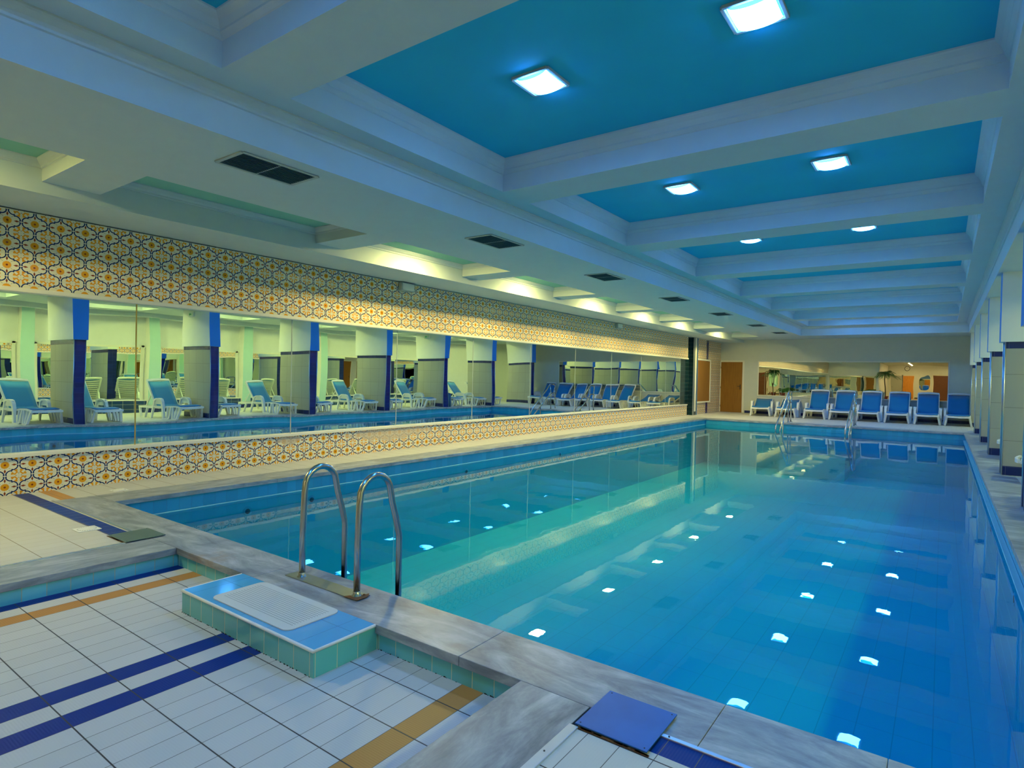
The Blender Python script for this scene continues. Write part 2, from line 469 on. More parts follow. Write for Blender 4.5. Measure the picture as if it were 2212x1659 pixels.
# floors
FZ = -.30
F = MB()
F.box(-7.5, -6.8, 2.03, YE + .1, FZ, 0)              # strip beside the left wall
F.box(-7.5, -4.785, -3.7, 2.03, FZ, 0)
struct(F, 'floor_left', M_FLL)
F = MB()
F.box(-6.8, .86, 20.34, YE + .1, FZ, 0); F.box(.86, XR, 2.05, YE + .1, FZ, 0)
struct(F, 'floor', M_FLD)
F = MB(); F.box(-1.05, XR, -3.7, 2.05, FZ, 0); struct(F, 'floor_right', M_FLR)
struct(MB().box(-4.0, XR, YB, -3.7, FZ, 0), 'floor_hall', plain('tan_floor', (.42, .30, .14), .35))
struct(MB().box(-4.5, -1.35, -3.7, 2.1, -.42, -.13), 'floor_basin', M_FLB)
# marble
mb = MB()
def slabs(mb, x0, x1, y0, y1, ax, cuts, z0=-.045, gap=.002, z1=.001):
    e = [x0 if ax == 0 else y0] + cuts + [x1 if ax == 0 else y1]
    for a, c in zip(e, e[1:]):
        if ax == 0: mb.box(a + gap / 2, c - gap / 2, y0, y1, z0, z1, .0025)
        else: mb.box(x0, x1, a + gap / 2, c - gap / 2, z0, z1, .0025)
slabs(mb, -6.8, .95, 2.045, PY0 + .03 - .03, 0, [-5.05, -3.42, -1.742, -.66, -.12])
struct(mb, 'trim_2', M_MARBX, 'grey marble kerb along the near edge of the pool', 'kerb')
mb = MB(); slabs(mb, -6.8, PX0, PY0, PY1, 1, [4.1, 5.9, 7.6, 9.3, 11, 12.7, 14.4, 16.1, 17.8])
struct(mb, 'trim_3', M_MARBY, 'grey marble kerb along the mirror side of the pool', 'kerb')
mb = MB(); slabs(mb, PX1, .86, PY0, PY1, 1, [4.1, 5.9, 7.6, 9.3, 11, 12.7, 14.4, 16.1, 17.8])
struct(mb, 'trim_4', M_MARBR, 'grey marble kerb along the column side of the pool', 'kerb')
mb = MB(); slabs(mb, -6.8, .86, PY1, 20.34, 0, [-5.1, -3.4, -1.7, 0])
struct(mb, 'trim_5', M_MARBX, 'grey marble kerb along the far end of the pool', 'kerb')
mb = MB(); slabs(mb, -4.785, -4.39, -3.6, 2.045, 1, [.4, -1.4])
struct(mb, 'trim_6', M_MARBY, 'grey marble strip left of the sunken foot basin', 'kerb')
mb = MB(); slabs(mb, -1.40, -1.075, -3.6, 2.045, 1, [.2, -1.6])
struct(mb, 'trim_7', M_MARBY, 'grey marble strip right of the sunken foot basin', 'kerb')
# substrate under the kerbs, with tiled risers towards the basin
mb = MB(); mb.box(-4.785, -4.402, -3.6, 2.06, -.3, -.045); mb.box(-4.41, -1.39, 2.062, 2.36, -.3, -.045); mb.box(-1.388, -1.05, -3.6, 2.06, -.3, -.045)
o = struct(mb, 'basin_riser', M_BASINX, 'turquoise tiled risers around the sunken foot basin', 'tiles', [M_BASINX, M_BASINY]); axis_mats(o, 1, 0)
mb = MB(); mb.box(-6.8, PX0 - .1, PY0, PY1, -.3, -.045); mb.box(PX1 + .1, .86, PY0, PY1, -.3, -.045); mb.box(-6.8, .86, PY1 + .1, 20.34, -.3, -.045); mb.box(-6.8, -4.41, 2.03, 2.3, -.3, -.045); mb.box(-1.39, .95, 2.05, 2.3, -.3, -.045)
struct(mb, 'kerb_bed', M_DARK)
# aluminium edge trims
mb = MB()
mb.box(-6.80, -5.07, 2.022, 2.045, -.01, .006, .002); mb.box(-4.800, -4.775, -3.6, 1.87, -.01, .006, .002)
mb.box(-1.078, -1.040, -3.6, 1.895, -.01, .007, .002); mb.box(-.785, .9, 2.028, 2.047, -.01, .007, .002)
struct(mb, 'trim_8', M_ALU, 'bright aluminium edging between floor tiles and marble', 'edging')
mb = MB(); mb.tube([(-.755, 2.038, .006), (-.755, 2.038, .009)], .0035, 8); mb.tube([(-1.062, 1.70, .006), (-1.062, 1.70, .009)], .0035, 8)
struct(mb, 'trim_9', M_BLACK)

# pool shell
t = .12; DEEP = -1.45
mb = MB()
mb.box(PX0 - .03 - t, PX0 - .03, PY0 - .1, PY1 + .1, DEEP, -.044); mb.box(PX1 + .03, PX1 + .03 + t, PY0 - .1, PY1 + .1, DEEP, -.044)
mb.box(PX0 - .1, PX1 + .1, PY0 - .03 - t, PY0 - .03, DEEP, -.044); mb.box(PX0 - .1, PX1 + .1, PY1 + .03, PY1 + .03 + t, DEEP, -.044)
o = struct(mb, 'pool_wall', M_POOLX, 'blue tiled inner walls of the swimming pool', 'pool', [M_POOLX, M_POOLY]); axis_mats(o, 1, 0)
struct(MB().box(PX0 - .15, PX1 + .15, PY0 - .15, PY1 + .15, DEEP - .1, DEEP), 'pool_floor', M_POOLFL, 'turquoise tiled bottom of the swimming pool', 'pool')
mb = MB()
mb.box(PX0 - .03, PX0 - .005, PY0, PY1, WZ - .03, WZ + .006, .004); mb.box(PX1 - .02, PX1 + .03, PY0, PY1, WZ - .03, WZ + .006, .004)
struct(mb, 'pool_rim', plain('rim_tiles', (.20, .56, .70), .25), 'pale lip at the waterline of the pool', 'pool')
# far entry steps between the handrails
mb = MB()
for k in range(4): mb.box(-3.85, -2.15, PY1 + .03 - .28 * (k + 1), PY1 + .03 - .28 * k, DEEP, -.10 - .22 * k if k == 0 else -.12 - .24 * k, .006)
struct(mb, 'pool_steps', M_POOLX, 'tiled steps leading into the far end of the pool', 'steps')
wt = MB()
g0 = [wt.bm.verts.new(p) for p in ((PX0 - .03, PY0 - .03, WZ), (PX1 + .03, PY0 - .03, WZ), (PX1 + .03, PY1 + .03, WZ), (PX0 - .03, PY1 + .03, WZ))]
wt.bm.faces.new(g0)
tag(wt.build('pool_water', M_WATER), 'calm turquoise water filling the swimming pool', 'water', None, 'stuff')

# pool wall inlets
def inlet(x, y, z, sx, label):
    e = empty('water_inlet', (x, y, z), 0, label, 'inlet', 'round water inlets in the pool walls')
    mb = MB(); mb.tube([(-.012 * sx, 0, 0), (.004 * sx, 0, 0)], .055, 20); mb.build('flange', M_POOLFL, e, True)
    mb = MB(); mb.tube([(.002 * sx, 0, 0), (.007 * sx, 0, 0)], .03, 16); mb.build('opening', M_DARK, e, True)
for i, y in enumerate((3.75, 4.6, 7.6, 10.6)): inlet(PX0 - .03, y, -.33, 1, ['round inlet under the waterline nearest the pool corner by the mirror', 'second round inlet under the waterline beside the mirror wall', 'third round inlet under the waterline beside the mirror wall', 'fourth round inlet under the waterline beside the mirror wall'][i])
for i, y in enumerate((4.6, 6.3, 9.2)): inlet(PX1 + .03, y, -.45, -1, ['underwater inlet in the column-side pool wall, nearest the camera', 'second underwater inlet in the column-side pool wall', 'third underwater inlet in the column-side pool wall'][i])

# ------------------------------------------------------------------ ceiling
mb = MB(); mb.box(-4.2, .7, YB, YE + .1, CEI, TOP + .1); struct(mb, 'ceiling', M_BLUECEIL, 'blue painted ceiling panels over the pool', 'ceiling')
# left soffit and its small coffers
LC = [(-.9, 1.84), (2.29, 4.68), (5.13, 7.53), (7.98, 10.37), (10.82, 13.25), (13.7, 16.0), (16.45, 18.83), (20.4, 23.06)]
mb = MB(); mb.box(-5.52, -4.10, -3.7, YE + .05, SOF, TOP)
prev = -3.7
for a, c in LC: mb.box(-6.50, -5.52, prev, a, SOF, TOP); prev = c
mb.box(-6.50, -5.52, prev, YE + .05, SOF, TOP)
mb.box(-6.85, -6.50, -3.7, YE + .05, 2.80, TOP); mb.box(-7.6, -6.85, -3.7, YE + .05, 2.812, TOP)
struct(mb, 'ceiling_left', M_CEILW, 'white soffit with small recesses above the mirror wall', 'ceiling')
mb = MB()
for a, c in LC: mb.box(-6.52, -5.50, a - .02, c + .02, 3.09, TOP - .01)
struct(mb, 'ceiling_left_recess', M_TEALCEIL, 'green painted tops of the small ceiling recesses', 'ceiling')
mb = MB()
for a, c in LC: mb.ring(-6.50, -5.52, a, c, [(0, 3.09), (.055, 3.09), (.055, 3.08), (.035, 3.05), (.015, 3.035), (.012, 3.02), (0, 3.015)])
struct(mb, 'ceiling_left_moulding', M_MOULD)
# middle: ledges, beams, mouldings
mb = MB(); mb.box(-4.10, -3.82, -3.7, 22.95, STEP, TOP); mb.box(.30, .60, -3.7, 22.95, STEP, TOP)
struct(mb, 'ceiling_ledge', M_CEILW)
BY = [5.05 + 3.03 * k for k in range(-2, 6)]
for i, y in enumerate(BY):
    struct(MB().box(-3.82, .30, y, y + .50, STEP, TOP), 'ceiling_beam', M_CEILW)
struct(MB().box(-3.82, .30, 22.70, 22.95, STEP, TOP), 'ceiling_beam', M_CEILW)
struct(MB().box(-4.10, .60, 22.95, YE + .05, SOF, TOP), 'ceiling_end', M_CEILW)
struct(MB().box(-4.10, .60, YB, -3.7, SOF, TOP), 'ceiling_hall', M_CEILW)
CO = [(-3.7, BY[0])] + [(BY[i] + .5, BY[i + 1]) for i in range(len(BY) - 1)] + [(BY[-1] + .5, 22.70)]
mb = MB()
for a, c in CO:
    mb.ring(-3.82, .30, a, c, [(0, CEI), (.085, CEI), (.085, CEI - .012), (.078, CEI - .025), (.05, CEI - .05), (.03, CEI - .09), (.03, CEI - .105), (.018, CEI - .12), (.008, CEI - .135), (0, CEI - .14)])
struct(mb, 'ceiling_moulding', M_MOULD)
mb = MB(); mb.ring(-4.10, .60, -3.7, 22.95, [(0, STEP), (.075, STEP), (.075, STEP - .012), (.062, STEP - .02), (.04, STEP - .05), (.02, STEP - .065), (.016, STEP - .08), (0, STEP - .085)])
struct(mb, 'ceiling_step_moulding', M_MOULD)
# right soffit over the aisle
RC = [(y + .85, y + 2.5) for y in [2.0 + 3.03 * k for k in range(-1, 7)]]
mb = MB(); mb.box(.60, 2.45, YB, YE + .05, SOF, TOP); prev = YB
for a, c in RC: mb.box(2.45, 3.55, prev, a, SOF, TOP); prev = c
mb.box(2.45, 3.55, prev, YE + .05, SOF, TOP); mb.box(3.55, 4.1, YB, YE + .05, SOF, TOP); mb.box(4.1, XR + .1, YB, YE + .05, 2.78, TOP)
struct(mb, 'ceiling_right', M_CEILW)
mb = MB()
for a, c in RC: mb.box(2.43, 3.57, a - .02, c + .02, 3.12, TOP - .01)
struct(mb, 'ceiling_right_recess', M_PLASTER)
# far behind: lower hall ceiling on the left of the recess
struct(MB().box(-4.15, -4.1, YB, -3.7, SOF, TOP), 'ceiling_hall_side', M_PLASTER)

# ------------------------------------------------------------------ lamps
def pool_lamp():
    e = empty('ceiling_lamp', (0, 0, CEI), 0, 'x', 'lamp', 'square lamps in the blue ceiling over the pool')
    mb = MB(); s = .155
    for a in (-1, 1):
        mb.box(-s, s, a * s - .012, a * s + .012, -.022, 0, .003); mb.box(a * s - .012, a * s + .012, -s, s, -.022, 0, .003)
    mb.build('frame', M_FRAMEGREY, e)
    mb = MB(); n = 10; q = .132; vs = {}
    for i in range(n + 1):
        for j in range(n + 1):
            u = -1 + 2 * i / n; v = -1 + 2 * j / n
            z = -.012 - .030 * (1 - u * u) ** .6 - .006 * (1 - v ** 4)
            vs[i, j] = mb.bm.verts.new((u * q, v * q, z))
    for i in range(n):
        for j in range(n): mb.bm.faces.new((vs[i, j], vs[i, j + 1], vs[i + 1, j + 1], vs[i + 1, j]))
    mb.build('diffuser', M_LBLUE, e, True)
    return e
ORD = ['nearest', 'second', 'third', 'fourth', 'fifth', 'sixth', 'farthest']
proto = pool_lamp(); first = True
LY = [.78 + 3.035 * k for k in range(8)]
names = ['out of view row', 'nearest row', 'second row', 'third row', 'fourth row', 'fifth row', 'sixth row', 'farthest row']
for k, y in enumerate(LY):
    if k == 7: y = 21.8
    for x, side in ((-2.545, 'mirror side'), (-.985, 'column side')):
        o = proto if first else copy_tree(proto); first = False
        o.location = (x, y, CEI)
        o['label'] = 'glowing square lamp in the blue ceiling, %s from the camera, %s' % (names[k] if k else 'row above the camera', side)
def box_lamp(name, z, mat, sx, sy, cat='lamp'):
    e = empty(name, (0, 0, z), 0, 'x', cat)
    MB().box(-sx, sx, -sy, sy, -.004, .03, .003).build('housing', M_WHITEPL, e)
    MB().box(-sx + .02, sx - .02, -sy + .02, sy - .02, -.010, .001, .003).build('diffuser', mat, e)
    return e
proto = box_lamp('recess_lamp', 3.07, M_LWARM, .11, .15); first = True
proto['group'] = 'warm lamps inside the small ceiling recesses'
nn = 0
for i, (a, c) in enumerate(LC):
    if i == 1: continue
    o = proto if first else copy_tree(proto); first = False
    o.location = (-5.93, (a + c) / 2 if i < 7 else 21.3, 3.082)
    o['label'] = 'warm lamp hidden in the ceiling recess above the mirror wall, %s from the camera' % ['first', '', 'second lit', 'third lit', 'fourth lit', 'fifth lit', 'sixth lit', 'last'][i]
proto = box_lamp('aisle_lamp', 3.07, M_LAISLE, .14, .14); first = True
proto['group'] = 'lamps over the aisle behind the columns'
for i, (a, c) in enumerate(RC):
    o = proto if first else copy_tree(proto); first = False
    o.location = (3.0, (a + c) / 2, 3.07)
    o['label'] = 'lamp in the aisle ceiling behind the columns, bay %d counted from the camera' % (i + 1)
proto = box_lamp('hall_lamp', 2.855, M_LBACK, .07, .07); first = True
proto['group'] = 'lamps of the hall behind the pool'
for i, (x, y) in enumerate(((-2.2, -5.5), (-2.2, -8.2), (-2.2, -11), (.8, -11.2))):
    o = proto if first else copy_tree(proto); first = False
    o.location = (x, y, 2.855); o['label'] = 'hall lamp behind the camera, number %d from the pool' % (i + 1)

# ------------------------------------------------------------------ vents
def vent():
    e = empty('ceiling_vent', (0, 0, SOF), 0, 'x', 'vent', 'dark air vents in the soffit')
    mb = MB(); X, Y = .19, .33
    for a in (-1, 1):
        mb.box(a * X - .016, a * X + .016, -Y, Y, -.010, 0, .002); mb.box(-X, X, a * Y - .016, a * Y + .016, -.010, 0, .002)
    mb.box(-X, X, -.004, .004, -.009, 0)
    mb.build('frame', M_FRAMEGREY, e)
    MB().box(-X, X, -Y, Y, -.0015, -.0003).build('backing', M_DARK, e)
    mb = MB()
    for i in range(13):
        x = -X + .028 + i * (2 * X - .056) / 12
        mb.strip([(x, -Y + .016, -.006), (x, Y - .016, -.006)], .003, .009, Vector((.7, 0, .7)).normalized())
    mb.build('slats', M_GRILLE, e)
    return e
proto = vent(); first = True
for k, y in enumerate((2.757, 5.765, 8.686, 11.741, 14.86, 18.3, 21.36)):
    o = proto if first else copy_tree(proto); first = False
    o.location = (-4.462, y, SOF)
    o['label'] = 'dark slatted air vent in the white soffit, %s from the camera' % ORD[k]

# ------------------------------------------------------------------ columns
def column(i, y):
    lab = ['tiled column nearest the camera, seen in the long mirror', 'second tiled column from the camera, at the right edge of the picture', 'third tiled column from the camera, cream and navy tiles',
           'fourth tiled column from the camera, cream and navy tiles', 'fifth tiled column from the camera, cream and navy tiles', 'sixth tiled column from the camera, second from the end wall', 'farthest tiled column, nearest the end wall'][i]
    e = empty('column', (0, y, 0), 0, lab, 'column', 'tiled columns along the pool')
    x0, x1, d = .70, 2.15, .24
    o = MB().box(x0 + .012, x1, 0, d, 0, 1.91).build('tiled_shaft', M_CREAMT, e, mats=[M_CREAMT, M_NAVYY]); axis_mats(o, 1, 0)
    o = MB().box(x0 + .014, x1 + .002, -.004, d + .004, 1.815, 1.912).build('navy_band', M_NAVYX, e, mats=[M_NAVYX, M_NAVYY]); axis_mats(o, 1, 0)
    o = MB().box(x0 + .014, x1 + .002, -.004, d + .004, 0, .13).build('navy_skirting', M_NAVYX, e, mats=[M_NAVYX, M_NAVYY]); axis_mats(o, 1, 0)
    mb = MB()
    for yy in (0, d): mb.tube([(x0 + .008, yy, 0), (x0 + .008, yy, 1.912)], .010, 8)
    mb.build('corner_trim', M_ALU, e, True)
    o = MB().box(.655, x1 + .05, -.03, d + .03, 1.91, SOF + .01).build('plastered_head', M_PLASTER, e, mats=[M_PLASTER, M_COLBLUE])
    for p in o.data.polygons:
        if p.normal.x < -.7: p.material_index = 1
    return e
for i, y in enumerate(COLY): column(i, y)

# pilasters, ledge and mirror of the right wall
for i, y in enumerate(COLY):
    e = empty('pilaster', (XR, y, 0), 0, 'mint green pilaster on the far aisle wall behind %s column from the camera' % ['the first', 'the second', 'the third', 'the fourth', 'the fifth', 'the sixth', 'the last'][i], 'pilaster', 'mint pilasters of the aisle wall')
    o = MB().box(-.25, 0, -.0, .30, .13, 2.80).build('shaft', M_MINT, e, mats=[M_MINT, M_PLASTER])
    for p in o.data.polygons:
        if abs(p.normal.y) > .7: p.material_index = 1
    MB().box(-.255, 0, -.005, .305, 0, .13).build('skirting', M_NAVYX, e)
mb = MB()
for i in range(-1, 8):
    y0 = 5.33 + 3.03 * (i - 1); y1 = y0 + 2.73
    y1 = min(y1, YE)
    if y0 >= YE: continue
    mb.box(XR - .16, XR, y0, y1, 0, .345)
struct(mb, 'ledge_tiles', M_LEDGET, 'low navy tiled ledge along the aisle wall', 'ledge')
mb = MB()
for i in range(-1, 8):
    y0 = 5.33 + 3.03 * (i - 1); y1 = min(y0 + 2.73, YE)
    if y0 >= YE: continue
    mb.box(XR - .175, XR, y0, y1, .345, .375, .006)
struct(mb, 'ledge_top', M_CREAMPL)
for i in range(0, 8):
    y0 = 5.33 + 3.03 * (i - 1); y1 = min(y0 + 2.73, YE - .05)
    if y1 - y0 < .5 or i >= 6: continue
    e = empty('aisle_mirror', (XR, (y0 + y1) / 2, .376), 0, 'wall mirror between two mint pilasters, bay %d of the aisle from the camera' % (i + 1), 'mirror', 'mirrors of the aisle wall')
    hw = (y1 - y0) / 2 - .02
    MB().box(-.03, -.02, -hw + .1, hw - .1, .03, 1.53).build('pane', M_MIRROR, e)
    mb = MB()
    for a in (-1, 1): mb.box(-.04, 0, a * (hw - .06) - .04, a * (hw - .06) + .04, 0, 1.58, .004)
    mb.box(-.04, 0, -hw, hw, 1.53, 1.58, .004)
    mb.build('frame', M_CREAMPL, e)

# dark pillar on the left
e = empty('pillar', (-7.38, 21.25, 0), 0, 'dark green tiled pillar at the end of the mirror wall', 'pillar')
o = MB().box(-.42, .08, 0, .42, 0, 2.80).build('tiled_shaft', M_DKGREENX, e, mats=[M_DKGREENX, M_DKGREENY]); axis_mats(o, 1, 0)
MB().box(.07, .092, .13, .29, .13, 2.80, .003).build('cream_panel', M_CREAMPL, e)
mb = MB()
mb.tube([(.08, 0, 0), (.08, 0, 2.80)], .013, 8); mb.box(.075, .088, .085, .105, 0, 2.80); mb.box(.075, .088, .315, .335, 0, 2.80)
mb.build('corner_trim', M_ALU, e)
mb = MB(); mb.box(.078, .09, .395, .425, 0, 2.80); mb.build('blue_edge', M_COLBLUE, e)

# wooden panel past the pillar
e = empty('wooden_panel', (XL, 22.62, .42), 0, 'brown wooden panel in a cream frame on the flowered tile wall', 'panel')
MB().box(-.02, .022, -.74, .74, .05, 1.58).build('board', M_WOOD, e)
mb = MB()
for a in (-1, 1): mb.box(-.01, .04, a * .77 - .035, a * .77 + .035, 0, 1.65, .006)
mb.box(-.01, .04, -.80, .80, 1.59, 1.65, .006); mb.box(-.01, .045, -.80, .80, 0, .055, .006); mb.build('frame', M_CREAMPL, e)

# ------------------------------------------------------------------ long wall mirror
e = empty('wall_mirror', (-7.455, 0, 0), 0, 'long mirror of joined panes set in the flowered tile wall', 'mirror')
edges = [-3.5, -1, 1] + [3 + 2 * k for k in range(9)] + [20.35]
for a, c in zip(edges, edges[1:]): MB().box(-.01, 0, a + .002, c - .002, .395, 2.06).build('pane', M_MIRROR, e)
mb = MB(); mb.strip([(.035, -3.6, .386), (.035, 20.93, .386)], .09, .032); mb.build('lower_frame', M_CREAMPL, e)
mb = MB(); mb.box(-.01, .072, -3.6, 20.97, 2.000, 2.046, .008); mb.build('upper_frame', M_CREAMPL, e)
for y in edges[1:]:
    MB().box(-.002, .004, y - .006, y + .006, .40, 2.0).build('joint_strip', M_BRASS if y < 4 else M_FRAMEGREY, e)
# mirror on end wall (it leans forward very slightly) and its cream frame
e = empty('end_mirror', (-2.89, YE, .735), 0, 'wide mirror on the white end wall above the loungers', 'mirror')
o = MB().box(-3.02, 3.02, -.004, .004, 0, 1.30).build('pane', M_MIRROR_END, e); o.location = (0, -.012, 0); 
mb = MB()
for a in (-1, 1): mb.box(a * 3.035 - .02, a * 3.035 + .02, -.022, 0, -.03, 1.33, .004)
mb.box(-3.05, 3.05, -.022, 0, 1.30, 1.335, .004); mb.box(-3.05, 3.05, -.03, 0, -.04, 0, .006); mb.build('frame', M_CREAMPL, e)

# door in the end wall
o = tag(empty('door_1', (-6.95, YE, 0), 0, 'plain honey brown wooden door in the end wall', 'door'), kind='structure')
dl = MB().box(-.42, .42, -.03, .0, .01, 2.03, .003).build('door_leaf', M_WOOD, o)
mb = MB()
for a in (-1, 1): mb.box(a * .455 - .035, a * .455 + .035, -.02, 0, 0, 2.06, .003)
mb.box(-.49, .49, -.02, 0, 2.03, 2.09, .003); mb.build('door_frame', M_CREAMPL, o)
mb = MB(); mb.box(.335, .365, -.036, -.03, .93, 1.13, .002); mb.tube([(.35, -.03, 1.06), (.35, -.075, 1.06), (.25, -.08, 1.06)], .009, 8); mb.build('door_handle', M_BLACK, dl)
mb = MB()
for z in (.25, 1.0, 1.8): mb.tube([(-.425, -.036, z - .04), (-.425, -.036, z + .04)], .008, 8)
mb.build('hinges', M_STEEL, o)
MB().box(-7.33, -7.29, YE - .02, YE, .20, .26).build('wall_socket', M_CREAMPL)
tag(bpy.data.objects['wall_socket'], 'small socket low on the end wall beside the door', 'socket')

# emergency boxes high on the left wall
for i, (y, l) in enumerate(((7.10, 'small grey emergency light box above the flowered tiles, nearer one'), (15.2, 'small grey emergency light box above the flowered tiles, farther one'))):
    e = empty('emergency_light', (-7.34, y, 2.73), 0, l, 'light box', 'emergency light boxes on the mirror wall')
    MB().box(-.06, .03, -.15, .15, -.07, .07, .01).build('housing', M_FRAMEGREY, e)
    MB().box(.028, .036, -.13, .13, -.055, .055, .004).build('cover', M_CREAMPL, e)

# exit signs on column heads
for i, (k, l) in enumerate(((1, 'green arrow exit sign on the head of the second column, seen in the mirror'), (4, 'green arrow exit sign on the head of the fifth column, seen in the mirror'))):
    y = COLY[k] - .03
    e = empty('exit_sign', (1.66, y, 2.76), 0, l, 'sign', 'green exit signs on the column heads')
    MB().box(-.14, .14, -.05, 0, -.065, .065, .012).build('housing', M_WHITEPL, e)
    fc = MB().box(-.125, .125, -.053, -.05, -.052, .052).build('face', M_SIGNW, e)
    mb = MB()
    n = [(.10, 0), (.035, .042), (.035, .014), (-.03, .014), (-.03, -.014), (.035, -.014), (.035, -.042)]
    a = [mb.bm.verts.new((x, -.056, z)) for x, z in n]; mb.bm.faces.new(a)
    a = [mb.bm.verts.new((x, -.0535, z)) for x, z in n]; mb.bm.faces.new(a[::-1])
    mb.build('arrow', M_EXITG, fc)

# ------------------------------------------------------------------ sun loungers
SIDE = Vector((1, 0, 0))
def lounger(alpha):
    """foot end at y = 0, head towards +y"""
    e = empty('sun_lounger', (0, 0, 0), 0, 'x', 'sun lounger')
    W = .60; hy, hz = 1.12, .315; L = .80
    seat = [(0, .285), (.06, .325), (.25, .345), (.55, .335), (.85, .300), (1.0, .297), (hy, hz)]
    sp = lambda x, off=0: [(x, y, z + off) for y, z in seat]
    mb = MB()
    for s in (-1, 1):
        mb.strip([(s * (W / 2 - .02), y, z - .012) for y, z in seat] , .05, .035)
        mb.strip([(s * (W / 2 - .01), .9, .285), (s * (W / 2 - .01), 1.25, .285), (s * (W / 2 - .01), 1.88, .285)], .045, .05)
    for k in range(14):
        t = .04 + k * .08
        z = next(z0 + (z1 - z0) * (t - y0) / (y1 - y0) for (y0, z0), (y1, z1) in zip(seat, seat[1:]) if y0 <= t <= y1)
        mb.box(-W / 2 + .02, W / 2 - .02, t - .030, t + .030, z - .012, z + .004)
    mb.box(-W / 2 + .02, W / 2 - .02, 1.83, 1.90, .26, .31, .01)
    mb.strip([(-W / 2 - .005, -.012, .295), (-W / 4, -.040, .290), (0, -.048, .288), (W / 4, -.040, .290), (W / 2 + .005, -.012, .295)], .05, .03, Vector((0, 0, 1)))
    mb.build('seat_frame', M_WHITEPL, e)
    ca, sa = math.cos(alpha), math.sin(alpha)
    B = lambda x, u, n: (x, hy + ca * u - sa * n, hz + sa * u + ca * n)
    mb = MB()
    for s in (-1, 1): mb.strip([B(s * (W / 2 - .02), 0, 0), B(s * (W / 2 - .02), .4, -.01), B(s * (W / 2 - .02), L, .0)], .05, .035)
    mb.strip([B(-W / 2 + .01, L, 0), B(-W / 4, L + .015, .004), B(0, L + .02, .006), B(W / 4, L + .015, .004), B(W / 2 - .01, L, 0)], .05, .06, Vector((0, -sa, ca)))
    for k in range(9):
        u = .05 + k * .082
        mb.strip([B(-W / 2 + .03, u, 0), B(0, u, -.012), B(W / 2 - .03, u, 0)], .014, .055, Vector((0, -sa, ca)))
    mb.build('backrest', M_WHITEPL, e)
    # prop behind the backrest
    mb = MB()
    for s in (-1, 1): mb.strip([B(s * (W / 2 - .06), .45, -.02), (s * (W / 2 - .06), min(1.86, hy + ca * .45 + .30), .30)], .022, .022)
    mb.strip([(-W / 2 + .06, min(1.86, hy + ca * .45 + .30), .31), (W / 2 - .06, min(1.86, hy + ca * .45 + .30), .31)], .022, .022, Vector((0, 0, 1)))
    mb.build('prop', M_WHITEPL, e)
    # blue fabric cover from foot to head
    mb = MB(); path = [(y, z + .014) for y, z in seat[1:-1]] + [(hy - .02, hz + .018)] + [(hy + ca * u - sa * .030, hz + sa * u + ca * .030) for u in (.05, .3, .55, L - .045)]
    nx = 6; rows = []
    for i, (y, z) in enumerate(path):
        w = W / 2 - .022
        rows.append([(mb.bm.verts.new((-w + 2 * w * k / nx, y, z - .012 * math.cos(math.pi * (k / nx - .5)) + .006)), ) for k in range(nx + 1)])
    top = [[v[0] for v in r] for r in rows]
    bot = [[mb.bm.verts.new(v.co + Vector((0, 0, -.012))) for v in r] for r in top]
    for i in range(len(top) - 1):
        for k in range(nx):
            mb.bm.faces.new((top[i][k], top[i][k + 1], top[i + 1][k + 1], top[i + 1][k])); mb.bm.faces.new((bot[i][k], bot[i + 1][k], bot[i + 1][k + 1], bot[i][k + 1]))
        mb.bm.faces.new((top[i][0], top[i + 1][0], bot[i + 1][0], bot[i][0])); mb.bm.faces.new((top[i][nx], bot[i][nx], bot[i + 1][nx], top[i + 1][nx]))
    for r0, r1 in ((top[0], bot[0]), (top[-1], bot[-1])):
        for k in range(nx): mb.bm.faces.new((r0[k], r1[k], r1[k + 1], r0[k + 1]))
    mb.build('fabric_cover', M_PAD, e, True)
    # armrests with their legs, then front and rear legs
    for s in (-1, 1):
        X = s * (W / 2 + .045)
        mb = MB()
        mb.strip([(X + s * .03, .60, 0), (X, .68, .30), (X, .725, .44), (X, .77, .495), (X, .85, .515), (X, .98, .515), (X, 1.05, .485), (X, 1.10, .40), (X + s * .02, 1.20, 0)], [.05, .06, .07, .08, .085, .085, .08, .06, .04], [.075, .075, .07, .05, .04, .04, .05, .055, .05])
        mb.strip([(X, .73, .445), (X, 1.07, .445)], .02, .13)
        mb.strip([(X, .70, .31), (X, 1.10, .31)], .05, .045)
        mb.strip([(X + s * .03, .60, .010), (X + s * .02, .42, .010), (X, .39, .03), (X - s * .03, .36, .31)], .05, .035)
        mb.strip([(X, .50, .015), (X - s * .01, .51, .16), (X - s * .03, .52, .31)], .04, .025)
        mb.build('armrest', M_WHITEPL, e)
        X = s * (W / 2 - .0)
        mb = MB(); mb.strip([(X - s * .02, .03, .30), (X + s * .03, .10, .02), (X + s * .035, .12, .010), (X + s * .035, .26, .010), (X + s * .03, .28, .02), (X - s * .02, .34, .32)], .05, .035)
        mb.strip([(X - s * .02, .19, .31), (X + s * .03, .19, .015)], .045, .025)
        mb.build('front_leg', M_WHITEPL, e)
        mb = MB(); mb.strip([(X, 1.50, .28), (X + s * .02, 1.56, .02), (X + s * .02, 1.58, .010), (X + s * .02, 1.74, .010), (X + s * .02, 1.76, .02), (X, 1.84, .28)], .05, .035)
        mb.build('rear_leg', M_WHITEPL, e)
    return e
P_UP = lounger(R(54)); P_LOW = lounger(R(20))
used = set()
def place(proto, x, y, rz, label, group):
    o = proto if proto.name not in used else copy_tree(proto); used.add(proto.name); used.add(o.name)
    o.location = (x, y, 0); o.rotation_euler = (0, 0, rz); o['label'] = label; o['group'] = group
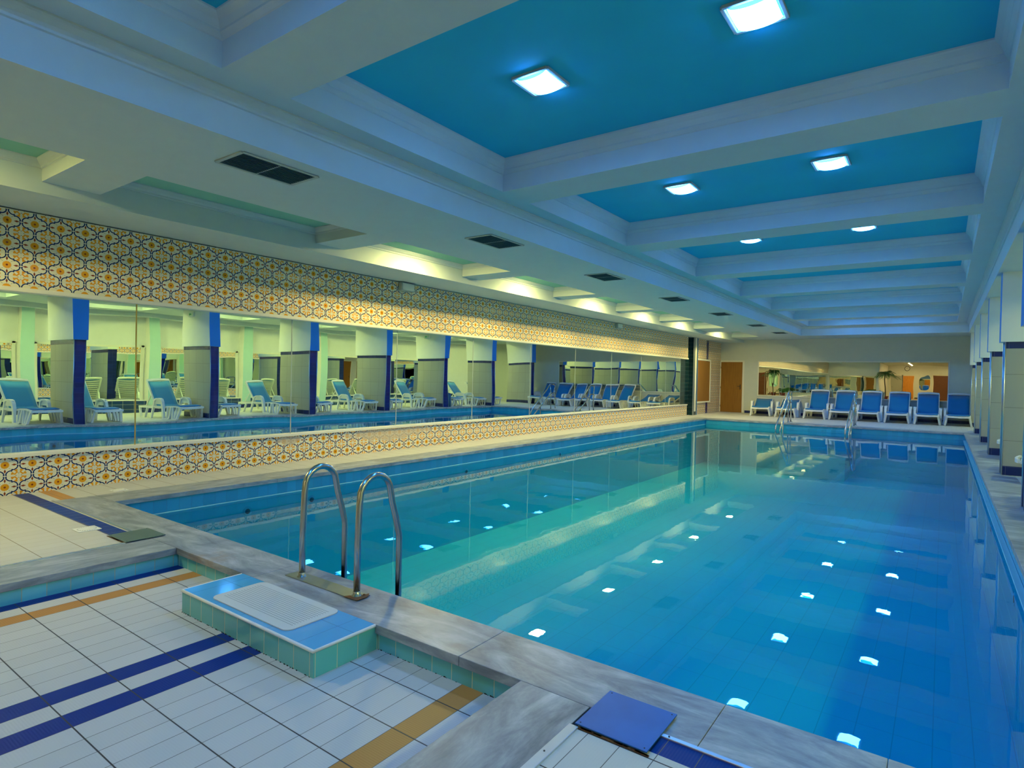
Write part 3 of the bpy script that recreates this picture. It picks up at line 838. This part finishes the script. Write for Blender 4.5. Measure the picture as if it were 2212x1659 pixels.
# eight against the end wall: feet face the pool
endl = [(-5.40, P_LOW, 8, 'low-backed sun lounger nearest the door at the end wall'), (-4.56, P_LOW, 4, 'second low-backed sun lounger from the door at the end wall'),
        (-3.63, P_UP, 1, 'third sun lounger from the door, first with its back raised'), (-2.83, P_UP, 0, 'fourth sun lounger from the door, between the two handrails'),
        (-2.02, P_UP, 0, 'fifth sun lounger from the door, behind the right handrail'), (-1.205, P_UP, 0, 'third sun lounger from the right at the end wall, tallest back'),
        (-.39, P_UP, 0, 'second sun lounger from the right at the end wall'), (.40, P_UP, -1, 'sun lounger nearest the columns at the end wall')]
for i, (x, p, a, l) in enumerate(endl):
    place(p, x, 22.93, R(a), 'blue covered white ' + l, 'sun loungers against the end wall')
sidel = [(.86, 4.58, 7), (.90, 5.84, 9), (.86, 7.66, 6), (.90, 8.78, 9), (.87, 10.52, 6), (.90, 11.86, 9), (.86, 13.66, 6), (.90, 14.92, 9), (.87, 16.64, 6), (.92, 18.26, 8), (.90, 19.72, 8), (.90, 20.96, 12)]
for i, (x, y, a) in enumerate(sidel):
    place(P_UP, x, y, -(R(90) + R(a)), 'white lounger with blue cover among the columns, %s from the camera, seen in the mirror' % ['first', 'second', 'third', 'fourth', 'fifth', 'sixth', 'seventh', 'eighth', 'ninth', 'tenth', 'eleventh', 'last'][i], 'sun loungers between the columns')

# ------------------------------------------------------------------ foreground: step, mat, ladder, plates, drains
e = empty('step_block', (0, 0, 0), 0, 'turquoise tiled step block in the foot basin below the ladder', 'step')
o = MB().box(-3.53, -2.30, 1.68, 2.062, -.13, -.014).build('tiled_body', M_STEPX, e, mats=[M_STEPX, M_STEPY]); axis_mats(o, 1, 0)
MB().box(-3.525, -2.305, 1.685, 2.058, -.016, 0).build('tiled_top', M_STEPTOP, e)
mb = MB(); mb.tube([(-3.53, 2.04, -.006), (-3.53, 1.68, -.006), (-2.30, 1.68, -.006), (-2.30, 2.045, -.006)], .0085, 10); mb.build('edge_trim', M_WHITEPL, e, True)
mb = MB()
for k in range(60):
    x = -3.53 + random.random() * 1.23; mb.box(x - .004, x + .004, 1.6765, 1.681, -.131, -.131 + random.random() * .004 + .001)
for k in range(30):
    x = -2.29 + random.random() * .85; mb.box(x - .004, x + .004, 2.059, 2.063, -.131, -.131 + random.random() * .004 + .001)
mb.build('mildew_line', M_GROUTDIRT, e)
# mat: rounded sheet with rows of small holes (shown as dimples)
def m_mat():
    g = G('bath_mat_rubber'); x, y, z = g.pos()
    hx = ((x / .0115).mod(1.0) - .5).abs(); hy = ((y / .0165).mod(1.0) - .5).abs() * 1.4
    inn = x.between(-3.245, -2.60) * y.between(1.765, 1.995)
    hole = (g.math('SQRT', hx * hx + hy * hy)).lt(.28) * inn
    return g.bsdf(g.mix(hole, (.60, .64, .64), (.16, .20, .22)), .45, 0, .4, g.bump(1 - hole, .002))
mb = MB(); pts = []
def corner(cx, cy, a0, r): return [(cx + r * math.cos(R(a0 + k * 15)), cy + r * math.sin(R(a0 + k * 15))) for k in range(7)]
rr = .045; X0, X1, Y0, Y1 = -3.285, -2.56, 1.715, 2.04
pts = corner(X1 - rr, Y0 + rr, -90, rr) + corner(X1 - rr, Y1 - rr, 0, rr) + corner(X0 + rr, Y1 - rr, 90, rr) + corner(X0 + rr, Y0 + rr, 180, rr)
mb.poly(pts, .0008, .006); o = mb.build('bath_mat', m_mat()); tag(o, 'white perforated rubber mat lying on the tiled step', 'mat')

# ladder
e = empty('pool_ladder', (0, 0, 0), 0, 'stainless steel pool ladder with two hooped handrails on the near edge', 'ladder')
def arch(x):
    p = [(x, 2.235, .0), (x, 2.237, .30), (x, 2.245, .52)]
    for k in range(1, 10):
        a = math.pi - k * math.pi / 10 * .95
        p.append((x, 2.365 + .118 * math.cos(a), .55 + .125 * math.sin(a)))
    p += [(x, 2.493, .50), (x, 2.525, .40), (x, 2.552, .30), (x, 2.556, .27), (x, 2.556, .22), (x, 2.556, 0), (x, 2.556, -.95)]
    return p
for x in (-3.187, -2.673):
    hr = MB().tube(arch(x), .0195, 14).build('handrail', M_STEEL, e, True)
    mb = MB(); mb.lathe([(.030, .004), (.030, .008), (.0215, .012), (.0215, .03), (.0195, .032)], (x, 2.235, 0)); mb.build('collar', M_STEEL, hr, True)
mb = MB(); mb.box(-3.29, -2.62, 2.185, 2.287, .001, .007, .002); mb.build('base_plate', M_PLATE, e)
mb = MB()
for x in (-3.25, -2.645):
    mb.tube([(x, 2.265, .006), (x, 2.265, .012)], .007, 10)
mb.build('bolts', M_RUST, e)
for k in range(3): MB().box(-3.18, -2.68, 2.53, 2.59, -.42 - .25 * k, -.39 - .25 * k, .005).build('rung', M_STEEL, e)
mb = MB(); mb.poly([(-2.72, 2.178), (-2.61, 2.183), (-2.606, 2.26), (-2.64, 2.30), (-2.66, 2.23), (-2.70, 2.21)], .0071, .0078); mb.build('rust_stain', M_RUST, e)

def plate(name, x0, x1, y0, y1, mat, label):
    e = empty(name, ((x0 + x1) / 2, (y0 + y1) / 2, .008), 0, label, 'cover plate')
    a, c = (x1 - x0) / 2, (y1 - y0) / 2
    sh = MB().box(-a, a, -c, c, -.0005, .0045, .001).build('sheet', mat, e)
    mb = MB()
    for sx in (-1, 1):
        for sy in (-1, 1): mb.tube([(sx * (a - .015), sy * (c - .015), .004), (sx * (a - .015), sy * (c - .015), .0055)], .003, 8)
    mb.build('screws', M_DARK, sh)
    mb = MB()
    for k in range(26):
        x = -a + random.random() * 2 * a; s = .003 + random.random() * .006
        mb.box(x - s * 2, x + s * 2, -c - .004 - s * .4, -c + .001, -.007, -.004)
    mb.build('rust_edge', M_RUST, e)
plate('cover_plate', -1.058, -.780, 1.900, 2.185, plain('blue_steel', (.022, .13, .42), .45, .35, var=.3, scale=6), 'blue steel cover plate on the marble at the bottom of the picture')
plate('cover_plate', -5.07, -4.772, 1.867, 2.142, plain('green_steel', (.17, .24, .20), .42, .6, var=.15), 'dull green steel cover plate at the corner of the foot basin')
def drain(x, y, s, label):
    e = empty('floor_drain', (x, y, .0005), 0, label, 'drain', 'white square floor drains')
    MB().box(-s, s, -s, s, 0, .004, .001).build('frame', M_WHITEPL, e)
    mb = MB(); mb.lathe([(s * .72, .004), (s * .72, .0055), (s * .6, .006)], (0, 0, 0)); mb.build('round_cover', M_WHITEPL, e)
    mb = MB()
    for k in range(24):
        a = 2 * math.pi * k / 24; mb.box(s * .8 * math.cos(a) - .0025, s * .8 * math.cos(a) + .0025, s * .8 * math.sin(a) - .0025, s * .8 * math.sin(a) + .0025, .0038, .0044)
    mb.build('slots', M_DARK, e)
drain(-5.42, 1.845, .077, 'white square floor drain at the end of the blue tile row')
drain(-6.92, 2.64, .07, 'white square floor drain beside the flowered tile wall')

# ------------------------------------------------------------------ far handrails
def rail(x, lab):
    e = empty('pool_handrail', (x, 0, 0), 0, lab, 'handrail', 'stainless handrails at the far pool steps')
    T = .021
    for dx, y in ((-.0, 20.32), (.0, 20.72)):
        ps = MB().tube([(dx, y, 0), (dx, y, .93 if y < 20.5 else .80)], T, 10).build('post', M_STEEL, e, True)
        mb = MB(); mb.lathe([(.045, .002), (.045, .008), (.022, .014)], (dx, y, 0)); mb.build('foot_flange', M_STEEL, ps, True)
    up = [(0, 20.72, .70), (0, 20.74, .76), (0, 20.74, .90), (0, 20.71, .95), (0, 20.66, .97), (0, 20.36, .97), (0, 20.28, .95), (0, 20.2, .90), (-.06, 18.95, -.02), (-.06, 18.90, -.07), (-.06, 18.88, -.14), (-.06, 18.90, -.24), (-.03, 18.97, -.30), (0, 19.07, -.27)]
    MB().tube(up, T, 10).build('upper_rail', M_STEEL, e, True)
    lo = [(0, 20.72, .62), (0, 20.55, .64), (0, 20.32, .60), (0, 20.15, .52), (0, 19.07, -.27)]
    MB().tube(lo, T, 10).build('lower_rail', M_STEEL, e, True)
    MB().tube([(0, 19.6, .12), (0, 19.6, -1.1)], T, 10).build('water_post', M_STEEL, e, True)
rail(-3.93, 'stainless double handrail on the door side of the far pool steps')
rail(-2.12, 'stainless double handrail on the column side of the far pool steps')

# bins
e = empty('waste_bin', (.90, 17.57, 0), 0, 'small blue waste bin beside a column, seen in the mirror', 'bin')
mb = MB(); mb.lathe([(.11, 0), (.14, .50), (.135, .50), (.11, .03)], (0, 0, 0)); mb.build('bucket', M_BIN, e, True)
mb = MB(); mb.lathe([(.145, .49), (.145, .52), (.08, .54), (.01, .545)], (0, 0, 0)); mb.build('lid', M_BIN, e, True)

# ------------------------------------------------------------------ behind the camera (seen in the end mirror)
def backdoor(n, x, w, mat, lab, h=2.03):
    o = tag(empty('door_%d' % n, (x, YB, 0), R(180), lab, 'door'), kind='structure')
    MB().box(-w / 2, w / 2, -.03, 0, .01, h, .003).build('door_leaf', mat, o)
    mb = MB()
    for a in (-1, 1): mb.box(a * (w / 2 + .035) - .035, a * (w / 2 + .035) + .035, -.04, 0, 0, h + .05, .003)
    mb.box(-w / 2 - .07, w / 2 + .07, -.04, 0, h, h + .07, .003); mb.build('door_frame', M_CREAMPL, o)
    mb = MB(); mb.tube([(.9 * w / 2, -.03, 1.05), (.9 * w / 2, -.08, 1.05), (.9 * w / 2 - .1, -.085, 1.05)], .009, 8); mb.build('door_handle', M_STEEL, o)
backdoor(2, -3.35, .75, M_GREYDOOR, 'grey door in the hall behind the camera, seen in the end mirror')
backdoor(3, -2.5, .83, M_WOOD2, 'orange wooden door in the hall behind the camera, seen in the end mirror')
backdoor(4, -.20, 1.0, M_BROWN, 'dark brown door in the hall behind the camera, seen in the end mirror', 2.15)
o = struct(MB().box(-2.0, -.8, YB, YB + .012, 0, .09), 'baseboard_hall', M_BLACK)
# wavy mirror
e = empty('hall_mirror', (-1.32, YB, 1.45), 0, 'wavy-edged mirror on the hall wall behind the camera, seen in the end mirror', 'mirror')
mb = MB(); pts = []
for k in range(40):
    a = 2 * math.pi * k / 40
    c, s = math.cos(a), math.sin(a)
    r = 1 / (abs(c) ** 4 + abs(s) ** 4) ** .25
    pts.append((.38 * r * c * (1 + .05 * math.sin(3 * a)), .62 * r * s + .07 * math.sin(2 * a + .6) + .10 * c))
a0 = [mb.bm.verts.new((x, .003, z)) for x, z in pts]; a1 = [mb.bm.verts.new((x, .018, z)) for x, z in pts]
mb.bm.faces.new(a0); mb.bm.faces.new(a1[::-1])
for k in range(40): mb.bm.faces.new((a0[k], a0[(k + 1) % 40], a1[(k + 1) % 40], a1[k]))
mb.build('pane', M_MIRROR, e)
# mirror on the wall left of the hall, facing the pool
e = empty('hall_wall_mirror', (-5.72, -3.6, .42), 0, 'wide mirror on the white wall behind the camera, seen in the end mirror', 'mirror')
MB().box(-1.6, 1.6, 0, .02, 0, 1.45).build('pane', M_MIRROR_END, e)
mb = MB(); mb.box(-1.65, 1.65, 0, .035, 1.45, 1.50); mb.box(-1.65, 1.65, 0, .035, -.05, 0); mb.build('frame', M_CREAMPL, e)
# clock
e = empty('wall_clock', (-2.62, YB + .01, 2.62), 0, 'round wall clock with a dark rim in the hall behind the camera', 'clock')
mb = MB(); mb.tube([(0, 0, 0), (0, .03, 0)], .20, 28); mb.build('rim', M_BLACK, e)
mb = MB(); mb.tube([(0, .02, 0), (0, .034, 0)], .165, 28); mb.build('dial', M_WHITEPL, e)
mb = MB(); mb.strip([(0, .037, 0), (.03, .037, .12)], .008, .004, Vector((1, 0, 0))); mb.strip([(0, .037, 0), (-.08, .037, .03)], .01, .004, Vector((0, 0, 1))); mb.build('hands', M_BLACK, e)
# potted palms
def palm(x, y, h, n, fl, lab):
    e = empty('potted_palm', (x, y, 0), 0, lab, 'potted palm', 'potted palms behind the camera')
    MB().lathe([(.13, 0), (.20, .34), (.22, .34), (.22, .39), (.185, .39), (.175, .34)], (0, 0, 0)).build('pot', M_TERRA, e, True)
    MB().tube([(0, 0, .30), (.02, .01, h * .5), (-.01, .02, h)], [.05, .04, .03], 10).build('trunk', M_BARK, e, True)
    for k in range(n):
        a = k * 2.399; el = .3 + .9 * random.random(); L = fl * (.8 + .3 * random.random())
        mb = MB(); pts = []
        for t in range(9):
            s = t / 8
            d = L * s * math.cos(el) * (1 + .1 * s); z = h + L * (s * math.sin(el) - .75 * s * s)
            pts.append(Vector((d * math.cos(a), d * math.sin(a), z)))
        mb.tube(pts, [.010 - .009 * i / 8 for i in range(9)], 5)
        side = Vector((-math.sin(a), math.cos(a), 0))
        for i in range(16):
            s = .12 + .86 * i / 15; j = min(int(s * 8), 7); p = pts[j].lerp(pts[j + 1], s * 8 - j); t = (pts[j + 1] - pts[j]).normalized()
            ll = .26 * fl * math.sin(math.pi * min(1, s * .85 + .12)) + .05
            for sg in (-1, 1):
                q = p + (side * sg + t * .7).normalized() * ll + Vector((0, 0, -.25 * ll)); wv = t * .012
                mid = p.lerp(q, .5) + Vector((0, 0, .02))
                v = [mb.bm.verts.new(c) for c in (p - wv * .4, mid - wv, q, mid + wv, p + wv * .4)]; mb.bm.faces.new(v)
        mb.build('frond', M_LEAF, e)
palm(-3.50, -3.1, 1.95, 24, .95, 'tall palm in a terracotta pot behind the camera, seen in the end mirror')
palm(-4.45, -2.2, .62, 16, .70, 'short bushy palm in a pot left of the tall palm, seen in the end mirror')
